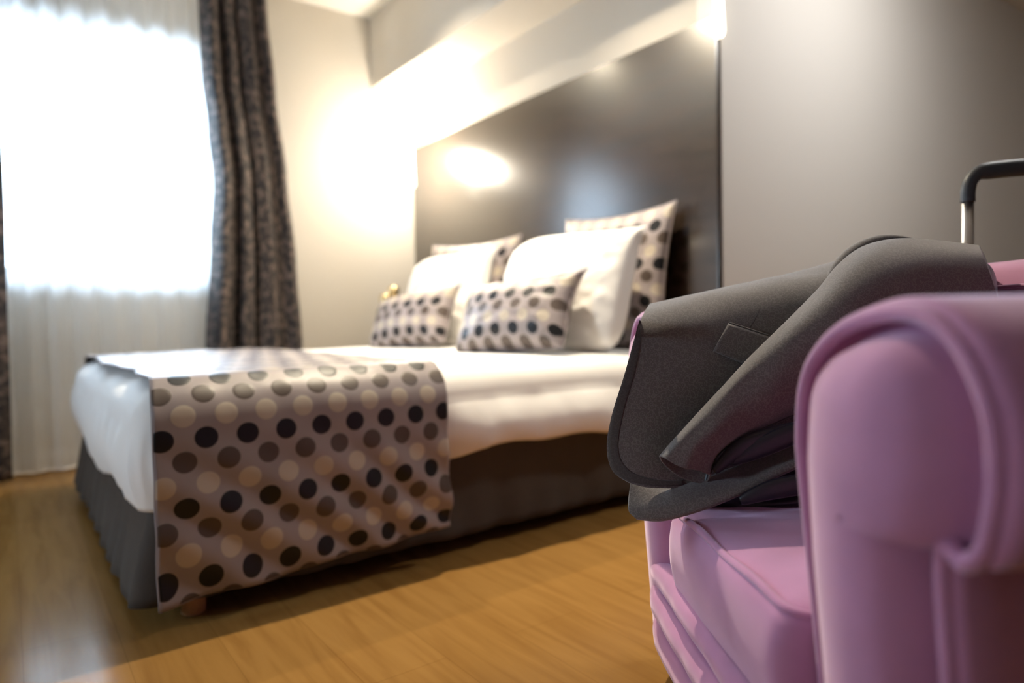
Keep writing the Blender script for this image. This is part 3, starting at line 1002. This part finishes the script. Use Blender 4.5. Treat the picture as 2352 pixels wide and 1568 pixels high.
# chair back
def back():
    P = [(0.93, 0.40), (0.935, 0.60), (0.945, 0.76), (0.965, 0.825), (1.00, 0.848), (1.045, 0.84), (1.075, 0.80), (1.08, 0.70), (1.075, 0.40), (1.07, 0.07), (0.96, 0.07)]
    P = [(a + 0.055, b_) for a, b_ in P]
    pts = [Vector((a, b_, 0)) for a, b_ in P]
    S = spline(pts, 60, closed=True)
    G = []
    zs = [0.53, 0.535, 0.55, 0.58, 0.65, 0.8, 1.0, 1.2, 1.38, 1.45, 1.48, 1.495, 1.50]
    for z in zs:
        e = min(1, min(z - 0.53, 1.50 - z) / 0.05)
        k = 0.86 + 0.14 * math.sqrt(max(0, 1 - (1 - e) ** 2))
        G.append([C(1.055 + (p.x - 1.055) * k, z, 0.42 + (p.y - 0.42) * (0.95 + 0.05 * k) if p.y > 0.42 else p.y) for p in S])
    me = grid_mesh(G, closed_v=True)
    bm = bmesh.new(); bm.from_mesh(me)
    bmesh.ops.holes_fill(bm, edges=[e for e in bm.edges if e.is_boundary]); bm.to_mesh(me); bm.free()
    link('backrest', me, 'velvet', ch)
    pts = spline([C(1.004, 0.55, 0.79), C(1.000, 0.9, 0.795), C(1.000, 1.2, 0.795), C(1.004, 1.48, 0.79)], 30)
    link('back_seam', tube_mesh(pts, 0.004, 6), 'velvet', ch)
back()
for x, z in ((0.42, 0.60), (0.42, 1.43), (1.0, 0.60), (1.0, 1.43)):
    p = C(x, z, 0)
    lathe('foot', [(0.016, 0), (0.018, 0.003), (0.026, 0.07), (0.026, 0.10)], 'leg_wood', ch, 20, (p.x, p.y, 0))

# ------------------------------------------------------------------ jacket over the far arm
jk = root('jacket', 'dark grey wool suit jacket thrown over the far arm of the pink armchair', 'jacket', tuple(at(1800, 900, 1.25)), YAW)
JL = local(jk)

body_ctrl = [
    [at(1500, 900, 1.62), at(1580, 900, 1.62), at(1700, 900, 1.62), at(1830, 900, 1.62), at(1960, 900, 1.62), at(2100, 880, 1.60), at(2230, 860, 1.55)],
    [at(1512, 745, 1.58), at(1580, 735, 1.58), at(1700, 720, 1.58), at(1830, 700, 1.58), at(1960, 690, 1.58), at(2100, 680, 1.56), at(2230, 670, 1.52)],
    [at(1500, 704, 1.44), at(1565, 690, 1.44), at(1692, 663, 1.44), at(1830, 632, 1.44), at(1930, 604, 1.42), at(2060, 566, 1.40), at(2215, 575, 1.40)],
    [at(1486, 712, 1.33), at(1558, 694, 1.33), at(1688, 668, 1.33), at(1830, 642, 1.33), at(1940, 620, 1.32), at(2070, 590, 1.32), at(2220, 600, 1.32)],
    [at(1462, 762, 1.262), at(1548, 745, 1.262), at(1678, 722, 1.262), at(1822, 700, 1.262), at(1950, 680, 1.26), at(2085, 660, 1.26), at(2230, 660, 1.26)],
    [at(1433, 860, 1.235), at(1525, 852, 1.228), at(1655, 835, 1.225), at(1800, 815, 1.228), at(1950, 795, 1.23), at(2090, 780, 1.23), at(2230, 770, 1.23)],
    [at(1405, 955, 1.222), at(1497, 960, 1.205), at(1630, 950, 1.205), at(1780, 940, 1.215), at(1930, 925, 1.22), at(2090, 915, 1.22), at(2230, 900, 1.22)],
    [at(1395, 1030, 1.215), at(1486, 1050, 1.190), at(1612, 1045, 1.190), at(1765, 1020, 1.205), at(1920, 1000, 1.21), at(2090, 985, 1.21), at(2230, 970, 1.21)],
    [at(1408, 1082, 1.205), at(1492, 1103, 1.183), at(1612, 1092, 1.185), at(1755, 1055, 1.20), at(1915, 1030, 1.205), at(2090, 1010, 1.205), at(2230, 1000, 1.205)],
    [at(1445, 1109, 1.190), at(1505, 1121, 1.178), at(1615, 1114, 1.182), at(1750, 1078, 1.20), at(1912, 1050, 1.20), at(2090, 1030, 1.20), at(2230, 1020, 1.20)],
]
Gb = surf(body_ctrl, 90, 90)
for i, r_ in enumerate(Gb):
    for j, p in enumerate(r_):
        r_[j] = p + f0 * (0.006 * fbm(p.x * 5, p.y * 5, p.z * 5, 1, 2)) + u0 * (0.002 * fbm(p.x, p.y, 3, 12, 2))
bodyme = grid_mesh(Gb, xf=JL)
body = link('front_panel', bodyme, 'wool', jk)
solid(body, 0.0035, 1.0)
bvh_body = BVHTree.FromPolygons([p for r_ in Gb for p in r_], [tuple(f) for f in
            [(i * 91 + j, i * 91 + j + 1, (i + 1) * 91 + j + 1, (i + 1) * 91 + j) for i in range(90) for j in range(90)]])
def on_body(px, py, lift=0.006):
    o_ = Vector((0, 0, CAM_H))
    d = (at(px, py, 1.0) - o_).normalized()
    hit = bvh_body.ray_cast(o_, d)
    if hit[0] is None:
        return at(px, py, 1.2)
    return hit[0] - d * lift
# darker facing along the front edge and hem
edge_px = [(1468, 735), (1455, 782), (1436, 850), (1412, 930), (1399, 1000), (1398, 1040), (1407, 1076), (1432, 1101), (1470, 1112), (1520, 1117), (1570, 1114)]
inner_px = [(1472, 737), (1472, 790), (1458, 858), (1436, 932), (1422, 1000), (1421, 1034), (1430, 1062), (1452, 1084), (1484, 1096), (1525, 1103), (1570, 1102)]
E1 = spline([Vector((a, b_, 0)) for a, b_ in edge_px], 60); E2 = spline([Vector((a, b_, 0)) for a, b_ in inner_px], 60)
G = []
for a, b_ in zip(E1, E2):
    G.append([on_body(*(a.lerp(b_, t).xy), 0.0045 if 0 < t < 1 else 0.0036) for t in (0.06, 0.3, 0.6, 0.9, 1.0)])
fac = link('edge_facing', grid_mesh(G, xf=JL), 'wool_edge', jk); solid(fac, 0.0008, 0)
# pocket flap and welt
TL, TR, BL, BR = Vector((1672, 743, 0)), Vector((1790, 781, 0)), Vector((1638, 806, 0)), Vector((1745, 850, 0))
G = []
for i in range(13):
    row = []
    for j in range(19):
        q = TL.lerp(TR, j / 18).lerp(BL.lerp(BR, j / 18), i / 12)
        rr = 0.009 if i < 11 else 0.007
        row.append(on_body(q.x, q.y + (1.5 if i == 12 and j == 0 else 0), rr + 0.002 * sin(pi * i / 12)))
    G.append(row)
pf = link('pocket_flap', grid_mesh(G, xf=JL), 'wool', jk); solid(pf, 0.003, 0)
link('pocket_welt', tube_mesh([on_body(*(TL.lerp(TR, k / 16).xy + Vector((2, -2))), 0.0085) for k in range(17)], 0.0019, 6, xf=JL), 'wool_edge', jk)
link('dart_seam', tube_mesh([on_body(1722 + 38 * k / 16, 752 - 88 * k / 16 + 10 * sin(pi * k / 16), 0.0035) for k in range(17)], 0.0011, 5, xf=JL), 'wool_edge', jk)

# sleeve: flattened tube from cuff to shoulder
def sec(A, B, zf, zb, zm, bulge, lowb=0.0):
    """ring through upper edge A, front, lower edge B, back; pixels with depths"""
    ax, ay = A; bx, by = B
    n_ = Vector((by - ay, -(bx - ax))).normalized()      # unused in depth, pushes the front roll outward
    f = lambda t, z: at(ax + (bx - ax) * t, ay + (by - ay) * t, z)
    return [f(0, zm), f(0.10, zm - (zm - zf) * 0.62), f(0.28, zf + 0.008), f(0.50, zf), f(0.74, zf + 0.006), f(0.93, zf + (zm - zf) * 0.45),
            f(1.0, zm), f(0.92, zb - 0.004), f(0.6, zb), f(0.3, zb), f(0.07, zb - 0.006)]
secs = [
    sec((1513, 1046), (1632, 1092), 1.100, 1.165, 1.140, 0),
    sec((1548, 1006), (1650, 1045), 1.098, 1.172, 1.145, 0),
    sec((1602, 948), (1700, 1008), 1.098, 1.185, 1.150, 0),
    sec((1700, 842), (1790, 968), 1.105, 1.200, 1.165, 0),
    sec((1798, 744), (1900, 922), 1.110, 1.215, 1.190, 0),
    sec((1878, 664), (2010, 862), 1.115, 1.240, 1.215, 0),
    sec((1926, 606), (2110, 800), 1.130, 1.290, 1.250, 0),
    sec((1985, 564), (2190, 760), 1.150, 1.320, 1.275, 0),
    sec((2062, 547), (2240, 740), 1.170, 1.340, 1.290, 0),
    sec((2155, 551), (2275, 730), 1.190, 1.350, 1.300, 0),
    sec((2252, 563), (2300, 715), 1.210, 1.350, 1.300, 0),
]
# cuff opening: the back of the rim hangs a little lower than the front
secs[0][8] = at(1592, 1106, 1.170); secs[0][9] = at(1556, 1092, 1.168); secs[0][10] = at(1524, 1066, 1.160); secs[0][7] = at(1622, 1108, 1.165)
secs[0][3] = at(1575, 1076, 1.100); secs[0][2] = at(1545, 1063, 1.108)
Gs = surf(secs, 110, 66, closed_v=True)
for i, r_ in enumerate(Gs):
    for j, p in enumerate(r_):
        q = JL @ p
        k = i / 110
        w = 0.0035 * sin(i * 0.35 + j * 0.22) * math.exp(-((k - 0.30) / 0.12) ** 2) * 0.6
        r_[j] = p + f0 * (0.005 * fbm(p.x * 6, p.y * 6, p.z * 6, 1, 2) + w)
sl = link('sleeve', grid_mesh(Gs, xf=JL, closed_v=True), 'wool', jk); solid(sl, 0.003, -1.0)
# dark lining just inside the cuff
Gl = [[(p * 0.94 + sum(r_, Vector()) / len(r_) * 0.06) for p in r_] for r_ in Gs[1:26]]
link('sleeve_lining', grid_mesh(Gl, xf=JL, closed_v=True), 'lining', jk)
# seam line along the sleeve underside
link('sleeve_seam', tube_mesh([Gs[i][34] - f0 * 0.002 for i in range(1, 60)], 0.0016, 6, xf=JL), 'wool_edge', jk)
for k in range(3):
    p = Gs[6 + 5 * k][31]
    bt = at(1606 + 24 * k, 1070 - 17 * k, 1.0)

# fold of the shoulder lying behind the sleeve, gives the double ridge at the top
sh_ctrl = [
    [at(1905, 648, 1.36), at(1912, 625, 1.37), at(1930, 640, 1.30)],
    [at(1940, 592, 1.36), at(1946, 586, 1.40), at(1975, 600, 1.30)],
    [at(2000, 556, 1.36), at(2010, 554, 1.40), at(2030, 575, 1.32)],
    [at(2062, 543, 1.36), at(2072, 543, 1.40), at(2080, 565, 1.34)],
    [at(2100, 548, 1.36), at(2110, 549, 1.40), at(2110, 570, 1.36)],
]
cf = link('shoulder_fold', tube_mesh(spline([at(1900, 650, 1.30), at(1922, 616, 1.31), at(1955, 585, 1.33), at(2005, 560, 1.34), at(2062, 552, 1.34), at(2130, 562, 1.34)], 40),
          [0.004 + 0.011 * sin(pi * k / 40) for k in range(41)], 14, xf=JL), 'wool', jk)

# lining bundle spilling out by the chair back
Gq = surf([[at(2195, 640, 1.32), at(2210, 628, 1.27), at(2200, 720, 1.25), at(2190, 760, 1.32)],
           [at(2238, 606, 1.33), at(2240, 618, 1.25), at(2235, 720, 1.23), at(2230, 760, 1.32)],
           [at(2270, 614, 1.33), at(2266, 640, 1.255), at(2262, 720, 1.235), at(2262, 770, 1.32)],
           [at(2287, 640, 1.33), at(2286, 665, 1.27), at(2286, 725, 1.26), at(2284, 775, 1.33)],
           [at(2293, 690, 1.35), at(2292, 700, 1.34), at(2292, 735, 1.34), at(2291, 780, 1.36)]], 24, 32, closed_v=True)
bmq = grid_mesh(Gq, xf=JL, closed_v=True)
bm = bmesh.new(); bm.from_mesh(bmq); bmesh.ops.holes_fill(bm, edges=[e for e in bm.edges if e.is_boundary]); bm.to_mesh(bmq); bm.free()
link('lining_bundle', bmq, 'lining', jk)

# lower front panel resting on the seat
low_ctrl = [
    [at(1448, 1100, 1.215), at(1520, 1112, 1.205), at(1620, 1092, 1.195), at(1720, 1062, 1.185), at(1830, 1020, 1.17), at(1960, 985, 1.15)],
    [at(1447, 1120, 1.205), at(1520, 1134, 1.175), at(1625, 1112, 1.155), at(1722, 1088, 1.145), at(1832, 1040, 1.135), at(1960, 1000, 1.12)],
    [at(1444, 1150, 1.195), at(1518, 1160, 1.155), at(1618, 1140, 1.130), at(1712, 1110, 1.120), at(1832, 1055, 1.115), at(1960, 1012, 1.10)],
    [at(1446, 1176, 1.185), at(1515, 1184, 1.150), at(1608, 1164, 1.122), at(1700, 1130, 1.112), at(1834, 1066, 1.110), at(1960, 1022, 1.095)],
    [at(1462, 1190, 1.175), at(1520, 1194, 1.152), at(1604, 1173, 1.128), at(1694, 1138, 1.118), at(1836, 1071, 1.115), at(1960, 1028, 1.10)],
    [at(1470, 1191, 1.195), at(1522, 1194, 1.175), at(1604, 1173, 1.160), at(1694, 1138, 1.150), at(1838, 1071, 1.145), at(1960, 1030, 1.13)],
]
Gw = surf(low_ctrl, 50, 80)
lowp = link('under_panel', grid_mesh(Gw, xf=JL), 'wool', jk); solid(lowp, 0.003, 0)
# dark lining folds between the panels
fold_ctrl = []
for i, (y0_, z0_) in enumerate(((975, 1.205), (1010, 1.180), (1045, 1.195), (1075, 1.172), (1105, 1.185), (1130, 1.170), (1155, 1.165), (1168, 1.175))):
    row = []
    for k, (x_, zz_) in enumerate(((1585, 0.050), (1650, 0.020), (1720, 0.0), (1800, -0.012), (1880, -0.018), (1980, -0.022))):
        row.append(at(x_, y0_ + (24 if i < 4 else 6) * max(0, 1 - k / 3) - (6 if i > 5 else 0) * max(0, 2 - k), z0_ + zz_ + 0.010 * sin(k * 2.1 + i * 1.7) * (k > 1)))
    fold_ctrl.append(row)
Gf = surf(fold_ctrl, 70, 60)
lf = link('inner_lining', grid_mesh(Gf, xf=JL), 'lining', jk); solid(lf, 0.002, 0)
for k, (a, b_, c, r_) in enumerate([((1640, 1082, 1.125), (1700, 1030, 1.120), (1770, 1000, 1.12), 0.013), ((1668, 1062, 1.125), (1740, 1030, 1.115), (1850, 985, 1.11), 0.015),
                                    ((1700, 1150, 1.10), (1770, 1125, 1.09), (1870, 1105, 1.08), 0.014)]):
    pts = spline([at(*a), at(*b_), at(*c), at(c[0] + 110, c[1] - 30, c[2])], 30)
    link('lining_fold', tube_mesh(pts, [0.003 + r_ * sin(pi * (0.08 + 0.85 * q / 30)) for q in range(31)], 12, xf=JL, flat=0.6), 'lining' , jk)

# ------------------------------------------------------------------ suitcase behind the armchair
sp = at(2345, 560, 1.68)
sc_ = root('suitcase', 'trolley suitcase standing behind the pink armchair with its handle pulled out', 'suitcase', (sp.x, sp.y, 0), YAW)
# body with rounded shell and ribs
bw, bd = 0.205, 0.13
R = rrect(-bw, bw, -bd, bd, 0.05, 16, 8)
G = []
for z, e in [(0.055, 0.05), (0.06, 0.025), (0.075, 0.006), (0.10, 0.0), (0.60, 0.0), (0.625, 0.006), (0.640, 0.025), (0.645, 0.05)]:
    G.append([Vector((x - nx_ * e, y - ny_ * e, z)) for (x, y, nx_, ny_) in R])
me = grid_mesh(G, closed_v=True)
bm = bmesh.new(); bm.from_mesh(me); bmesh.ops.holes_fill(bm, edges=[e for e in bm.edges if e.is_boundary]); bm.to_mesh(me); bm.free()
link('shell', me, 'case_shell', sc_)
for k in range(7):
    x = -0.15 + 0.05 * k
    box('rib', (x - 0.009, -bd - 0.004, 0.11), (x + 0.009, -bd + 0.004, 0.59), 'case_shell', sc_, bevel=0.003)
for sx in (-1, 1):
    for sy in (-1, 1):
        wh = link('wheel', tube_mesh([(sx * 0.15 - 0.012, sy * 0.09, 0.027), (sx * 0.15 + 0.012, sy * 0.09, 0.027)], 0.026, 20), 'black_rubber', sc_)
        box('wheel_fork', (sx * 0.15 - 0.018, sy * 0.09 - 0.012, 0.03), (sx * 0.15 + 0.018, sy * 0.09 + 0.012, 0.062), 'case_shell', sc_, bevel=0.003)
HL = local(sc_)
gl_ = HL @ at(2223, 460, 1.60)
hx = abs(gl_.x); hy = gl_.y
top = (HL @ at(2223, 408, 1.60)).z
jz = gl_.z
for s in (-1, 1):
    link('handle_tube', tube_mesh([(s * hx, hy, 0.64), (s * hx, hy, jz + 0.004)], 0.0138, 18, flat=0.75), 'chrome', sc_)
pts = spline([(-hx, hy, jz - 0.004), (-hx, hy, jz + 0.020), (-hx + 0.006, hy, top - 0.008), (-hx + 0.024, hy, top + 0.010), (-hx + 0.055, hy, top + 0.016), (-0.04, hy, top + 0.022),
              (0.04, hy, top + 0.022), (hx - 0.055, hy, top + 0.016), (hx - 0.024, hy, top + 0.010), (hx - 0.006, hy, top - 0.008), (hx, hy, jz + 0.020), (hx, hy, jz - 0.004)], 90)
rad = [0.0155 + 0.0045 * min(1, max(0, (min(k, 90 - k) - 22) / 10)) for k in range(91)]
grip = link('grip', tube_mesh(pts, rad, 20), 'black_rubber', sc_)
box('release_button', (-0.022, hy - 0.010, top + 0.038), (0.022, hy + 0.010, top + 0.046), 'black_rubber', sc_, bevel=0.003)
